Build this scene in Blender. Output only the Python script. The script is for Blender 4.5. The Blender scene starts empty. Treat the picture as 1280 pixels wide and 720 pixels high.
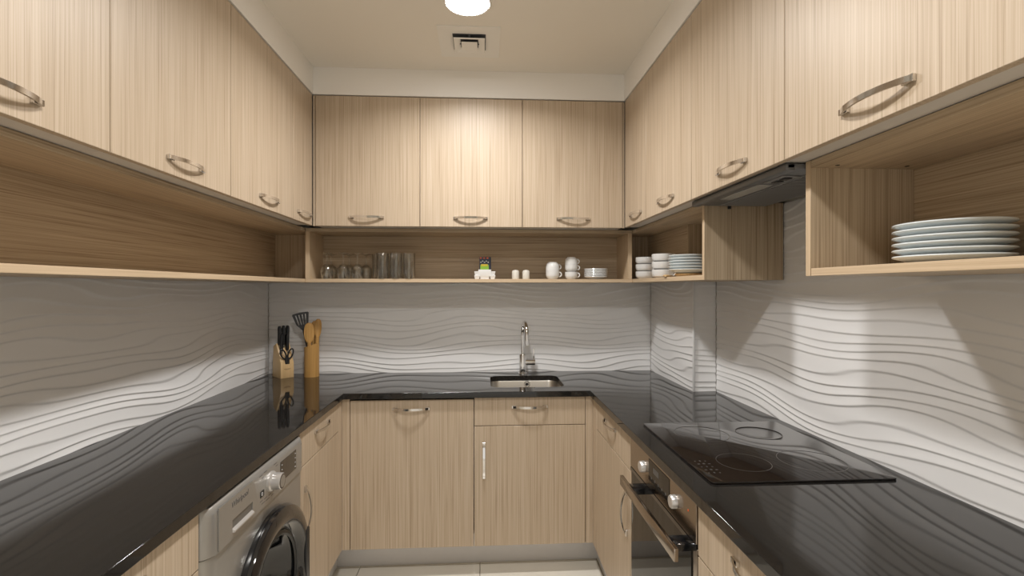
import bpy, bmesh, math, random
import numpy as np
from mathutils import Matrix, Vector

random.seed(7)
S = bpy.context.scene
C = S.collection

# ------------------------------------------------------------------ camera
FPX = 610.0                                   # focal length in pixels of the 1280 px wide frame
cam_data = bpy.data.cameras.new('camera')
cam_data.sensor_width = 36.0
cam_data.lens = 36.0 * FPX / 1280.0
cam_data.clip_start = 0.02
cam = bpy.data.objects.new('camera', cam_data)
C.objects.link(cam)
cam.location = (0, 0, 1.40)
cam.rotation_euler = (math.pi / 2, 0, -math.atan(35.0 / FPX))
S.camera = cam

# ------------------------------------------------------------------ world, exposure
w = bpy.data.worlds.new('world')
S.world = w
w.use_nodes = True
w.node_tree.nodes['Background'].inputs[0].default_value = (1.0, 0.96, 0.90, 1)
w.node_tree.nodes['Background'].inputs[1].default_value = 0.75
S.view_settings.view_transform = 'Standard'
S.view_settings.look = 'None'
S.view_settings.gamma = 1
S.view_settings.use_curve_mapping = False
S.view_settings.exposure = 0.34
LAMP_STRENGTH = 34.0
LAMP_POWER = 11.5                              # watts of each downlight, in a wide downward beam
LAMP_SPREAD = math.radians(152)
LAMP_COLOUR = (1.0, 0.985, 0.965, 1)

# ------------------------------------------------------------------ main dimensions (metres)
XL, XR, YB, YF = -1.25, 1.12, 2.915, -1.2      # finished wall faces
XP, YP = 1.01, 2.30                            # pillar in the back right corner
CEIL = 2.525
CT, CTB = 0.90, 0.872                          # worktop top and underside
CLX, CRX, CBY = -0.664, 0.516, 2.35            # worktop front edges
BLX, BRX, BBY = -0.676, 0.533, 2.368           # base unit fronts
DLX, DRX, DBY = -0.872, 0.742, 2.54            # wall unit door faces
DZ0, DZ1 = 1.717, 2.383
SLX, SRX, SBY = -0.947, 0.815, 2.645            # open shelf fronts
SZ0, SZ1, SZT0, SZT1 = 1.430, 1.449, 1.700, 1.7185
NEAR = 0.60                                    # where the runs end towards the viewer

# ------------------------------------------------------------------ materials
MATS = {}
def new_mat(name):
    m = bpy.data.materials.new(name)
    m.use_nodes = True
    MATS[name] = m
    nt = m.node_tree
    return m, nt, nt.nodes['Principled BSDF']

def plain(name, col, rough=0.5, metal=0.0, spec=0.5, coat=0.0, noise=0.0, nscale=30.0, bump=0.0):
    m, nt, b = new_mat(name)
    b.inputs['Base Color'].default_value = (*col, 1)
    b.inputs['Roughness'].default_value = rough
    b.inputs['Metallic'].default_value = metal
    b.inputs['Specular IOR Level'].default_value = spec
    b.inputs['Coat Weight'].default_value = coat
    tc = nt.nodes.new('ShaderNodeTexCoord')
    nz = nt.nodes.new('ShaderNodeTexNoise')
    nz.inputs['Scale'].default_value = nscale
    nz.inputs['Detail'].default_value = 4
    nt.links.new(tc.outputs['Object'], nz.inputs['Vector'])
    if noise > 0:
        r = nt.nodes.new('ShaderNodeMapRange')
        r.inputs['To Min'].default_value = 1 - noise
        r.inputs['To Max'].default_value = 1 + noise
        mx = nt.nodes.new('ShaderNodeVectorMath'); mx.operation = 'SCALE'
        mx.inputs[0].default_value = col
        nt.links.new(nz.outputs['Fac'], r.inputs['Value'])
        nt.links.new(r.outputs['Result'], mx.inputs['Scale'])
        nt.links.new(mx.outputs['Vector'], b.inputs['Base Color'])
    if bump > 0:
        bp = nt.nodes.new('ShaderNodeBump')
        bp.inputs['Strength'].default_value = bump
        bp.inputs['Distance'].default_value = 0.002
        nt.links.new(nz.outputs['Fac'], bp.inputs['Height'])
        nt.links.new(bp.outputs['Normal'], b.inputs['Normal'])
    return m

def wood(name, axis, dark, mid, light, rough=0.42, f1=105.0, f2=300.0):
    m, nt, b = new_mat(name)
    N, L = nt.nodes, nt.links
    tc = N.new('ShaderNodeTexCoord'); oi = N.new('ShaderNodeObjectInfo')
    off = N.new('ShaderNodeVectorMath'); off.operation = 'SCALE'
    off.inputs[0].default_value = (7.3, 5.1, 3.7)
    L.new(oi.outputs['Random'], off.inputs['Scale'])
    add = N.new('ShaderNodeVectorMath'); add.operation = 'ADD'
    L.new(tc.outputs['Object'], add.inputs[0]); L.new(off.outputs['Vector'], add.inputs[1])
    def layer(fr, al, det):
        sc = N.new('ShaderNodeVectorMath'); sc.operation = 'MULTIPLY'
        v = [fr, fr, fr]; v[axis] = al
        sc.inputs[1].default_value = v
        L.new(add.outputs['Vector'], sc.inputs[0])
        n = N.new('ShaderNodeTexNoise')
        n.inputs['Scale'].default_value = 1.0
        n.inputs['Detail'].default_value = det
        n.inputs['Roughness'].default_value = 0.6
        L.new(sc.outputs['Vector'], n.inputs['Vector'])
        return n
    a, c = layer(f1, 0.9, 3), layer(f2, 2.4, 2)
    mix = N.new('ShaderNodeMix')
    mix.inputs['Factor'].default_value = 0.62
    L.new(a.outputs['Fac'], mix.inputs[2]); L.new(c.outputs['Fac'], mix.inputs[3])
    cr = N.new('ShaderNodeValToRGB')
    e = cr.color_ramp.elements
    e[0].position = 0.33; e[0].color = (*dark, 1)
    e[1].position = 0.66; e[1].color = (*light, 1)
    k = e.new(0.48); k.color = (*mid, 1)
    L.new(mix.outputs[0], cr.inputs['Fac'])
    L.new(cr.outputs['Color'], b.inputs['Base Color'])
    b.inputs['Roughness'].default_value = rough
    b.inputs['Specular IOR Level'].default_value = 0.4
    bp = N.new('ShaderNodeBump'); bp.inputs['Strength'].default_value = 0.12
    bp.inputs['Distance'].default_value = 0.001
    L.new(mix.outputs[0], bp.inputs['Height']); L.new(bp.outputs['Normal'], b.inputs['Normal'])
    return m

WD, WM_, WLT = (0.36, 0.268, 0.178), (0.505, 0.398, 0.285), (0.585, 0.48, 0.365)
wood('wood_x', 0, WD, WM_, WLT)
wood('wood_y', 1, WD, WM_, WLT)
wood('wood_z', 2, WD, WM_, WLT)
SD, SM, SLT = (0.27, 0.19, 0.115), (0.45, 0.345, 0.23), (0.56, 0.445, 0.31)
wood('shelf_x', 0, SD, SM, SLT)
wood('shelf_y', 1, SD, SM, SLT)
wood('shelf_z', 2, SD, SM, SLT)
wood('edge_x', 0, (0.50, 0.37, 0.24), (0.60, 0.455, 0.30), (0.67, 0.52, 0.36))
wood('edge_y', 1, (0.50, 0.37, 0.24), (0.60, 0.455, 0.30), (0.67, 0.52, 0.36))
wood('edge_z', 2, (0.50, 0.37, 0.24), (0.60, 0.455, 0.30), (0.67, 0.52, 0.36))
wood('bamboo', 2, (0.42, 0.22, 0.06), (0.52, 0.29, 0.09), (0.60, 0.35, 0.12), 0.4, 60, 200)
wood('pine', 2, (0.55, 0.36, 0.17), (0.64, 0.44, 0.22), (0.70, 0.50, 0.27), 0.4, 50, 160)
plain('paint', (0.88, 0.84, 0.765), 0.7, noise=0.02, nscale=3, bump=0.03)
plain('paint_trim', (0.91, 0.885, 0.84), 0.6, noise=0.02, nscale=4)
plain('melamine', (0.62, 0.58, 0.53), 0.5, noise=0.02)
plain('tile_white', (0.87, 0.865, 0.86), 0.20, spec=0.5, noise=0.015, nscale=5)
plain('tile_trim', (0.78, 0.78, 0.78), 0.35)
plain('floor_tile', (0.84, 0.79, 0.69), 0.25, noise=0.04, nscale=6)
plain('grout', (0.40, 0.36, 0.30), 0.8, noise=0.1, nscale=60)
plain('plinth', (0.72, 0.70, 0.69), 0.35, metal=0.1, noise=0.03)
plain('chrome', (0.80, 0.79, 0.78), 0.09, metal=1.0)
plain('satin_chrome', (0.74, 0.73, 0.72), 0.10, metal=1.0)
plain('steel', (0.56, 0.53, 0.48), 0.30, metal=1.0, noise=0.05, nscale=80)
plain('oven_steel', (0.36, 0.31, 0.26), 0.16, metal=1.0, noise=0.03, nscale=60)
plain('silver', (0.36, 0.345, 0.32), 0.34, metal=0.55, noise=0.02, nscale=50)
plain('dial_silver', (0.62, 0.60, 0.58), 0.28, metal=0.6)
plain('silver_dark', (0.20, 0.19, 0.175), 0.4, metal=0.5)
plain('black_gloss', (0.008, 0.008, 0.009), 0.06, coat=0.5)
plain('black_glass', (0.006, 0.006, 0.006), 0.03, spec=0.35)
plain('hob_glass', (0.010, 0.007, 0.006), 0.05)
plain('black_plastic', (0.012, 0.012, 0.013), 0.38)
plain('dark_gap', (0.01, 0.009, 0.008), 0.8)
plain('hob_mark', (0.05, 0.045, 0.04), 0.3)
plain('grey_print', (0.10, 0.095, 0.09), 0.5)
plain('white_print', (0.70, 0.72, 0.74), 0.4)
plain('ceramic', (0.80, 0.80, 0.79), 0.10, coat=0.3)
plain('plate_blue', (0.70, 0.75, 0.76), 0.12, coat=0.3)
plain('shaker', (0.72, 0.69, 0.62), 0.3)
plain('hood_grey', (0.15, 0.15, 0.15), 0.4, metal=0.3)
plain('hood_filter', (0.30, 0.295, 0.29), 0.4, metal=0.4)
plain('hood_lens', (0.42, 0.41, 0.38), 0.25)
plain('vent_white', (0.88, 0.86, 0.81), 0.5)
plain('vent_dark', (0.06, 0.065, 0.075), 0.6)
plain('packet_dark', (0.02, 0.025, 0.05), 0.35)
plain('packet_green', (0.22, 0.42, 0.03), 0.4)
plain('packet_yellow', (0.65, 0.48, 0.03), 0.4)
plain('packet_orange', (0.60, 0.10, 0.02), 0.4)
plain('brown_print', (0.22, 0.12, 0.05), 0.5)

def speckle_stone(name):
    m, nt, b = new_mat(name)
    N, L = nt.nodes, nt.links
    tc = N.new('ShaderNodeTexCoord')
    n = N.new('ShaderNodeTexNoise'); n.inputs['Scale'].default_value = 420; n.inputs['Detail'].default_value = 3
    L.new(tc.outputs['Object'], n.inputs['Vector'])
    cr = N.new('ShaderNodeValToRGB'); e = cr.color_ramp.elements
    e[0].position = 0.45; e[0].color = (0.006, 0.0055, 0.005, 1)
    e[1].position = 0.75; e[1].color = (0.045, 0.04, 0.036, 1)
    L.new(n.outputs['Fac'], cr.inputs['Fac']); L.new(cr.outputs['Color'], b.inputs['Base Color'])
    b.inputs['Roughness'].default_value = 0.045
speckle_stone('granite')

def glass(name):
    m, nt, b = new_mat(name)
    N, L = nt.nodes, nt.links
    N.remove(b)
    tr = N.new('ShaderNodeBsdfTransparent'); tr.inputs[0].default_value = (0.975, 0.98, 0.97, 1)
    gl = N.new('ShaderNodeBsdfGlossy'); gl.inputs['Roughness'].default_value = 0.02
    fr = N.new('ShaderNodeLayerWeight'); fr.inputs['Blend'].default_value = 0.35
    mr = N.new('ShaderNodeMapRange'); mr.inputs['To Min'].default_value = 0.06; mr.inputs['To Max'].default_value = 0.8
    mx = N.new('ShaderNodeMixShader')
    L.new(fr.outputs['Facing'], mr.inputs['Value']); L.new(mr.outputs['Result'], mx.inputs[0])
    L.new(tr.outputs[0], mx.inputs[1]); L.new(gl.outputs[0], mx.inputs[2])
    L.new(mx.outputs[0], N['Material Output'].inputs['Surface'])
glass('clear_glass')

def emitter(name, col, strength):
    m, nt, b = new_mat(name)
    b.inputs['Base Color'].default_value = (0.9, 0.9, 0.9, 1)
    b.inputs['Emission Color'].default_value = col
    b.inputs['Emission Strength'].default_value = strength
emitter('lamp_diffuser', LAMP_COLOUR, LAMP_STRENGTH)

# ------------------------------------------------------------------ mesh builder
class MB:
    def __init__(self):
        self.bm = bmesh.new()
    def _merge(self, tmp, M=None):
        if M is not None:
            bmesh.ops.transform(tmp, matrix=M, verts=tmp.verts)
        me = bpy.data.meshes.new('tmp'); tmp.to_mesh(me); tmp.free()
        self.bm.from_mesh(me); bpy.data.meshes.remove(me)
        return self
    def box(self, x0, x1, y0, y1, z0, z1, bev=0.0, seg=2, M=None):
        t = bmesh.new()
        bmesh.ops.create_cube(t, size=1)
        bmesh.ops.transform(t, matrix=Matrix.Translation(((x0+x1)/2, (y0+y1)/2, (z0+z1)/2)) @
                            Matrix.Diagonal((abs(x1-x0), abs(y1-y0), abs(z1-z0), 1)), verts=t.verts)
        if bev > 0:
            bmesh.ops.bevel(t, geom=t.edges[:], offset=bev, segments=seg, affect='EDGES', profile=0.5)
        return self._merge(t, M)
    def prism(self, pts, h0, h1, M=None, bev=0.0):
        """polygon in local xy, extruded along local z"""
        t = bmesh.new()
        lo = [t.verts.new((p[0], p[1], h0)) for p in pts]
        hi = [t.verts.new((p[0], p[1], h1)) for p in pts]
        n = len(pts)
        t.faces.new(lo[::-1]); t.faces.new(hi)
        for i in range(n):
            t.faces.new((lo[i], lo[(i+1) % n], hi[(i+1) % n], hi[i]))
        bmesh.ops.recalc_face_normals(t, faces=t.faces[:])
        if bev > 0:
            bmesh.ops.bevel(t, geom=[e for e in t.edges if e.calc_face_angle(0) > 0.6], offset=bev, segments=2, affect='EDGES', profile=0.5)
        return self._merge(t, M)
    def lathe(self, prof, seg=32, M=None, closed=False, phase=0.0):
        """profile of (radius, height) spun about local z; closed joins last to first"""
        t = bmesh.new()
        rings = []
        for r, h in prof:
            if r < 1e-6:
                rings.append([t.verts.new((0, 0, h))])
            else:
                rings.append([t.verts.new((r*math.cos(2*math.pi*i/seg+phase), r*math.sin(2*math.pi*i/seg+phase), h)) for i in range(seg)])
        pairs = list(zip(rings[:-1], rings[1:]))
        if closed: pairs.append((rings[-1], rings[0]))
        for a, b in pairs:
            for i in range(seg):
                j = (i+1) % seg
                if len(a) == 1 and len(b) == 1: continue
                if len(a) == 1: t.faces.new((a[0], b[i], b[j]))
                elif len(b) == 1: t.faces.new((a[i], a[j], b[0]))
                else: t.faces.new((a[i], a[j], b[j], b[i]))
        bmesh.ops.recalc_face_normals(t, faces=t.faces[:])
        return self._merge(t, M)
    def cyl(self, r, h0, h1, seg=24, M=None, r1=None):
        r1 = r if r1 is None else r1
        return self.lathe([(0, h0), (r, h0), (r1, h1), (0, h1)], seg, M)
    def tube(self, path, rad, seg=10, M=None):
        t = bmesh.new()
        P = [Vector(p) for p in path]
        rad = rad if isinstance(rad, (list, tuple)) else [rad]*len(P)
        prev = None; rings = []
        for i, p in enumerate(P):
            d = (P[min(i+1, len(P)-1)] - P[max(i-1, 0)]).normalized()
            if prev is None:
                u = d.orthogonal().normalized()
            else:
                u = (prev - d*prev.dot(d)).normalized()
            v = d.cross(u); prev = u
            rings.append([t.verts.new(p + rad[i]*(math.cos(2*math.pi*k/seg)*u + math.sin(2*math.pi*k/seg)*v)) for k in range(seg)])
        for a, b in zip(rings[:-1], rings[1:]):
            for k in range(seg):
                t.faces.new((a[k], a[(k+1) % seg], b[(k+1) % seg], b[k]))
        t.faces.new(rings[0][::-1]); t.faces.new(rings[-1])
        bmesh.ops.recalc_face_normals(t, faces=t.faces[:])
        return self._merge(t, M)
    def loops(self, loops, close_last=True, close_first=False, M=None):
        """skin through loops of equal vertex count"""
        t = bmesh.new()
        R = [[t.verts.new(p) for p in lp] for lp in loops]
        n = len(R[0])
        for a, b in zip(R[:-1], R[1:]):
            for i in range(n):
                t.faces.new((a[i], a[(i+1) % n], b[(i+1) % n], b[i]))
        if close_last: t.faces.new(R[-1])
        if close_first: t.faces.new(R[0][::-1])
        bmesh.ops.recalc_face_normals(t, faces=t.faces[:])
        return self._merge(t, M)
    def mesh(self, name, mat, angle=40):
        me = bpy.data.meshes.new(name)
        self.bm.to_mesh(me); self.bm.free()
        me.materials.append(MATS[mat])
        me.shade_smooth(); me.set_sharp_from_angle(angle=math.radians(angle))
        return me

def place(name, me, parent=None, loc=(0, 0, 0), rot=(0, 0, 0)):
    o = bpy.data.objects.new(name, me); C.objects.link(o)
    o.parent = parent
    o.location = loc; o.rotation_euler = rot
    return o

def wloc(o):
    v = Vector((0, 0, 0))
    while o is not None:
        v += o.location; o = o.parent
    return v

def part(name, mb, mat, parent=None, local=False, angle=40):
    """mb holds world coordinates (or local ones); the object keeps the parent's origin"""
    if parent is not None and not local:
        bmesh.ops.translate(mb.bm, vec=-wloc(parent), verts=mb.bm.verts)
    return place(name, mb.mesh(name, mat, angle), parent)

def tag(o, label=None, cat=None, group=None, kind=None):
    if label: o['label'] = label
    if cat: o['category'] = cat
    if group: o['group'] = group
    if kind: o['kind'] = kind
    return o

def thing(name, label, cat, loc=(0, 0, 0), rot=(0, 0, 0), group=None):
    o = place(name, None, None, loc, rot)
    o.empty_display_size = 0.05
    return tag(o, label, cat, group)

def copy_tree(o, parent=None):
    c = o.copy(); C.objects.link(c); c.parent = parent
    for ch in list(o.children): copy_tree(ch, c)
    return c

def solo(name, mb, mat, label, cat, loc=(0, 0, 0), group=None, rot=(0, 0, 0), angle=40):
    o = place(name, mb.mesh(name, mat, angle), None, loc, rot)
    return tag(o, label, cat, group)

def text_mesh(s, size, mat, shear=0.0, extrude=0.0003):
    cu = bpy.data.curves.new('lettering', 'FONT')
    cu.body = s; cu.size = size; cu.extrude = extrude; cu.shear = shear; cu.resolution_u = 3
    cu.align_x = 'CENTER'; cu.align_y = 'CENTER'
    ob = bpy.data.objects.new('lettering', cu); C.objects.link(ob)
    dg = bpy.context.evaluated_depsgraph_get(); dg.update()
    me = bpy.data.meshes.new_from_object(ob.evaluated_get(dg))
    bpy.data.objects.remove(ob); bpy.data.curves.remove(cu)
    me.materials.clear(); me.materials.append(MATS[mat])
    return me

def struct(name, mb, mat, parent=None):
    o = part(name, mb, mat, parent)
    if parent is None: o['kind'] = 'structure'
    return o

# ------------------------------------------------------------------ room shell
WT = 0.12
WO = 0.013                                     # wall core sits behind the tile faces
struct('wall_left', MB().box(XL-WO-WT, XL-WO, YF, YB+WO, 0, CEIL), 'paint')
struct('wall_right', MB().box(XR+WO, XR+WO+WT, YF, YB+WO, 0, CEIL), 'paint')
struct('wall_back', MB().box(XL-WO-WT, XR+WO+WT, YB+WO, YB+WO+WT, 0, CEIL), 'paint')
struct('wall_front', MB().box(XL-WO-WT, -0.75, YF-WT, YF, 0, CEIL).box(0.65, XR+WO+WT, YF-WT, YF, 0, CEIL).box(-0.75, 0.65, YF-WT, YF, 2.15, CEIL), 'paint')   # unseen doorway, added so the world light enters as fill
struct('wall_pillar', MB().box(XP+WO, XR+WO, YP+WO, YB+WO, 0, CEIL), 'paint')
struct('ceiling', MB().box(XL-WO-WT, XR+WO+WT, YF-WT, YB+WO+WT, CEIL, CEIL+0.1), 'paint')
fl = struct('floor', MB().box(XL-WO-WT, XR+WO+WT, YF-WT, YB+WO+WT, -0.1, -0.004), 'grout')
fl['label'] = 'cream tiled kitchen floor'
# floor tiles
tile_me = MB().box(-0.2985, 0.2985, -0.2985, 0.2985, -0.008, 0.0, 0.0012, 1).mesh('tile', 'floor_tile')
for i in range(4):
    for j in range(7):
        place('tile', tile_me, fl, (-0.92 + 0.6*i, 2.185 - 0.6*j, 0))
narrow = MB().box(-0.2985, 0.2985, -0.0485, 0.2985, -0.008, 0.0, 0.0012, 1).mesh('tile', 'floor_tile')
for i in range(4):
    place('tile', narrow, fl, (-0.92 + 0.6*i, 2.536, 0))

# bulkheads above the wall units
struct('trim_1', MB().box(XL-WO, DLX+0.004, NEAR-2.0, YB+WO, DZ1+0.004, CEIL), 'paint_trim')
struct('trim_2', MB().box(DRX-0.004, XR+WO, NEAR-2.0, YB+WO, DZ1+0.004, CEIL), 'paint_trim')
struct('trim_3', MB().box(DLX+0.004, DRX-0.004, DBY-0.004, YB+WO, DZ1+0.004, CEIL), 'paint_trim')

# ------------------------------------------------------------------ wave relief wall tiles (real relief)
def relief(s, z, seed):
    r = np.random.RandomState(seed).rand(12) * 2*np.pi
    wv = (0.50*np.sin(2*np.pi*s/1.05 + r[0] + 2.0*z) + 0.20*np.sin(2*np.pi*s/0.60 + r[1] - 6.0*z)
          + 0.42*np.sin(2*np.pi*s/1.7 + r[3] + 12.0*z))
    sq = 0.27*np.sin(2*np.pi*z/0.14 + r[4] + 1.8*np.sin(2*np.pi*s/1.2 + r[5])) + 0.07*np.sin(2*np.pi*z/0.083 + r[6] + 4.4*s)
    ph = z*30.0 + wv + sq
    t = ph - np.floor(ph)
    k = 0.20
    up = 0.5 - 0.5*np.cos(np.pi*np.clip(t/k, 0, 1))
    dn = np.clip((1-t)/(1-k), 0, 1)
    h = np.where(t < k, up, dn**1.6)
    amp = 0.78 + 0.22*np.sin(2*np.pi*s/0.9 + r[7] + 7*z) * np.sin(2*np.pi*z/0.3 + r[8] + 2*s)
    return h * amp * 0.0038

def tile_run(wall, p0, p1, normal, z0, z1, seed, width=0.60, s0=0.0):
    """clad from p0 to p1 with wave panels, each its own piece"""
    p0 = np.array(p0, float); p1 = np.array(p1, float); nrm = np.array(normal, float)
    length = np.linalg.norm(p1-p0); d = (p1-p0)/length
    a = 0.0
    nz = int(round((z1-z0)/0.0021))
    while a < length-1e-6:
        b = min(a+width, length)
        if length-b < 0.08: b = length
        ns = max(2, int(round((b-a)/0.0065)))
        s = np.linspace(a, b, ns+1); z = np.linspace(z0, z1, nz+1)
        Sg, Zg = np.meshgrid(s, z, indexing='ij')
        H = relief(Sg+s0, Zg, seed) - 0.003
        X = p0[0] + d[0]*Sg + nrm[0]*H
        Y = p0[1] + d[1]*Sg + nrm[1]*H
        co = np.stack([X, Y, Zg], -1).reshape(-1, 3).astype(np.float32)
        idx = np.arange((ns+1)*(nz+1)).reshape(ns+1, nz+1)
        q = np.stack([idx[:-1, :-1], idx[1:, :-1], idx[1:, 1:], idx[:-1, 1:]], -1).reshape(-1, 4)
        if np.cross(np.append(d, 0), [0, 0, 1])[:2] @ nrm < 0: q = q[:, ::-1]
        me = bpy.data.meshes.new('wave_tile')
        me.vertices.add(len(co)); me.vertices.foreach_set('co', co.ravel())
        me.loops.add(q.size); me.loops.foreach_set('vertex_index', q.ravel().astype(np.int32))
        me.polygons.add(len(q)); me.polygons.foreach_set('loop_start', np.arange(0, q.size, 4, dtype=np.int32))
        me.update(calc_edges=True); me.validate()
        me.materials.append(MATS['tile_white']); me.shade_smooth()
        place('wave_tile', me, bpy.data.objects[wall])
        a = b

TZ0, TZ1 = CT-0.004, SZ0+0.006
tile_run('wall_left', (XL, NEAR), (XL, YB), (1, 0), TZ0, TZ1, 3)
tile_run('wall_back', (XL, YB), (XP, YB), (0, -1), TZ0, TZ1, 11)
tile_run('wall_pillar', (XP, YB), (XP, YP), (-1, 0), TZ0, TZ1, 23)
tile_run('wall_pillar', (XP, YP), (XR, YP), (0, -1), TZ0, TZ1, 31)
tile_run('wall_right', (XR, YP), (XR, 1.70), (-1, 0), TZ0, DZ0, 41)
tile_run('wall_right', (XR, 1.70), (XR, 1.10), (-1, 0), TZ0, DZ0, 41, s0=0.6)
tile_run('wall_right', (XR, 1.10), (XR, NEAR), (-1, 0), TZ0, TZ1, 41, s0=1.2)
struct('trim_4', MB().box(XP-0.006, XP+0.004, YP-0.006, YP+0.004, CT, SZ0, 0.002), 'tile_trim')

# ------------------------------------------------------------------ bow handle (shared mesh): length along x, stands out along -y
def handle_mesh(L=0.172, out=0.026):
    m = MB()
    n = 18; hw = 0.0055
    pts_o, pts_i = [], []
    for i in range(n+1):
        t = i/n; x = -L/2 + L*t
        y = -0.004 - (out-0.004)*math.sin(math.pi*t)**0.75
        pts_o.append((x, y-0.0022)); pts_i.append((x, y+0.0022))
    m.prism(pts_o + pts_i[::-1], -hw, hw)
    for s in (-1, 1):
        x0 = s*(L/2-0.010)
        m.box(x0-0.012, x0+0.012, -0.0085, 0.0, -0.0068, 0.0068, 0.0012, 1)
    return m.mesh('handle', 'satin_chrome', 30)
HANDLE = handle_mesh()
ROT = {'left': (0, 0, math.pi/2), 'right': (0, 0, -math.pi/2), 'back': (0, 0, 0)}
def add_handle(parent, side, centre, vertical=False):
    o = place('handle', HANDLE, parent)
    R = Matrix.Rotation(ROT[side][2], 4, 'Z')
    if vertical: R = R @ Matrix.Rotation(math.pi/2, 4, 'Y')
    o.rotation_euler = R.to_euler()
    o.location = Vector(centre) - wloc(parent)
    return o

def slab(side, face, a0, a1, z0, z1, th=0.018, bev=0.0012, mb=None):
    """front board of a unit on a run: face = coordinate of its visible face, a = range along the run"""
    mb = mb or MB()
    if side == 'left': return mb.box(face-th, face, a0, a1, z0, z1, bev, 1)
    if side == 'right': return mb.box(face, face+th, a0, a1, z0, z1, bev, 1)
    return mb.box(a0, a1, face, face+th, z0, z1, bev, 1)
def pos(side, face, a, z):
    return {'left': (face, a, z), 'right': (face, a, z), 'back': (a, face, z)}[side]

G = 0.0012                                      # half the gap between fronts
# ------------------------------------------------------------------ wall units
def wall_unit(side, a0, a1, hc, label):
    face = {'left': DLX, 'right': DRX, 'back': DBY}[side]
    am = (a0+a1)/2
    base = {'left': ((XL+face)/2, am, DZ0), 'right': ((XR+face)/2, am, DZ0), 'back': (am, (YB+face)/2, DZ0)}[side]
    t = thing('wall_cabinet', label, 'cabinet', base, group='wall cabinets with flap doors')
    b = MB()
    e = 0.0008
    if side == 'left': b.box(XL-0.01, face-0.020, a0+e, a1-e, DZ0+0.003, DZ1)
    elif side == 'right':
        if a0 > 1.9:
            b.box(face+0.020, XP-0.001, a0+e, a1-e, DZ0+0.003, DZ1)
        elif a1 > 1.6:
            b.box(face+0.020, XP-0.001, a0+e, a1-e, DZ0+0.003, DZ1)
        else: b.box(face+0.020, XR+0.01, a0+e, a1-e, DZ0+0.003, DZ1)
    else: b.box(a0+e, a1-e, face+0.020, YB+0.01, DZ0+0.003, DZ1)
    part('carcass', b, 'melamine', t)
    d = part('door', slab(side, face, a0+G, a1-G, DZ0, DZ1-0.001), 'wood_z', t)
    add_handle(d, side, pos(side, face, hc, 1.763))
    return t

wall_unit('left', NEAR+0.047, 1.192, 0.925, 'wood grain wall cabinet nearest the viewer on the left run, cut by frame')
wall_unit('left', 1.192, 1.737, 1.483, 'second wall cabinet from the viewer on the left run, above long empty shelf')
wall_unit('left', 1.737, 2.285, 2.035, 'third wall cabinet from the viewer on the left run')
wall_unit('left', 2.285, DBY-0.006, 2.425, 'narrow wall cabinet in the left back corner')
wall_unit('back', -0.859, -0.330, -0.600, 'left wall cabinet of the back run, above the drinking glasses')
wall_unit('back', -0.330, 0.200, -0.070, 'middle wall cabinet of the back run, above the tea packet caddy')
wall_unit('back', 0.200, 0.731, 0.467, 'right wall cabinet of the back run, above the white cups')
wall_unit('right', NEAR, 1.167, 0.885, 'wood grain wall cabinet above the dinner plates, nearest on the right run')
wall_unit('right', 1.167, 1.710, 1.425, 'wall cabinet holding the extractor hood on the right run')
wall_unit('right', 1.710, 2.200, 1.955, 'wall cabinet between hood cabinet and corner cabinet on the right run')
wall_unit('right', 2.200, DBY-0.006, 2.350, 'narrow wall cabinet in the right back corner')
struct('trim_5', MB().box(DLX+0.0005, -0.8598, DBY+0.003, DBY+0.02, DZ0, DZ1-0.001), 'wood_z')
struct('trim_6', MB().box(0.7318, DRX-0.0005, DBY+0.003, DBY+0.02, DZ0, DZ1-0.001), 'wood_z')

# ------------------------------------------------------------------ open shelves
PT = 0.018
def shelf_panel(name, parent, dims, mat):
    return part(name, MB().box(*dims, 0.0008, 1), mat, parent)
SBX = -1.175                                    # back boards
t = thing('open_shelf', 'long empty open wood shelf under the left wall cabinets', 'shelf', ((XL+SLX)/2, 1.7, SZ0))
shelf_panel('bottom_panel', t, (XL+0.004, SLX, NEAR+0.047, YB-0.004, SZ0, SZ1), 'edge_y')
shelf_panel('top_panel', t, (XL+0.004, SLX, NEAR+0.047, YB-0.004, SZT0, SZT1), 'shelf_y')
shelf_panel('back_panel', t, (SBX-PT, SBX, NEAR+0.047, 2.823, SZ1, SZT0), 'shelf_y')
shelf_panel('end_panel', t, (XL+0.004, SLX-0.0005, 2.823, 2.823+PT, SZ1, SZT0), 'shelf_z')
t = thing('open_shelf', 'open wood shelf on the back wall holding glasses, cups and saucers', 'shelf', (-0.065, 2.76, SZ0))
shelf_panel('bottom_panel', t, (SLX+0.001, SRX-0.001, SBY, YB-0.004, SZ0, SZ1), 'edge_x')
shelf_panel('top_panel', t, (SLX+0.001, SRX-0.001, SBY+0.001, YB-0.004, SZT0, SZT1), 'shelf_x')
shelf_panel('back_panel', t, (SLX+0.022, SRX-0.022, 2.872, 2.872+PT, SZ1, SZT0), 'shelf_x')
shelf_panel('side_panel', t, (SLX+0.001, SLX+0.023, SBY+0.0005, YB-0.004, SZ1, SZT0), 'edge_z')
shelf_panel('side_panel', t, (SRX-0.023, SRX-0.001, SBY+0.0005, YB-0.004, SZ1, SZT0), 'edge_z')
RFY = 1.762
t = thing('open_shelf', 'short open wood shelf in right corner holding stacked soup cups', 'shelf', (0.9, 2.2, SZ0))
shelf_panel('bottom_panel', t, (SRX, XP-0.008, YP-0.006, YB-0.004, SZ0, SZ1), 'edge_y')
shelf_panel('bottom_panel', t, (SRX, XR-0.004, RFY+PT, YP-0.006, SZ0, SZ1), 'edge_y')
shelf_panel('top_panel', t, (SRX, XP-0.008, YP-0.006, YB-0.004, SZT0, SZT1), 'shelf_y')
shelf_panel('top_panel', t, (SRX, XR-0.004, RFY+PT, YP-0.006, SZT0, SZT1), 'shelf_y')
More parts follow.
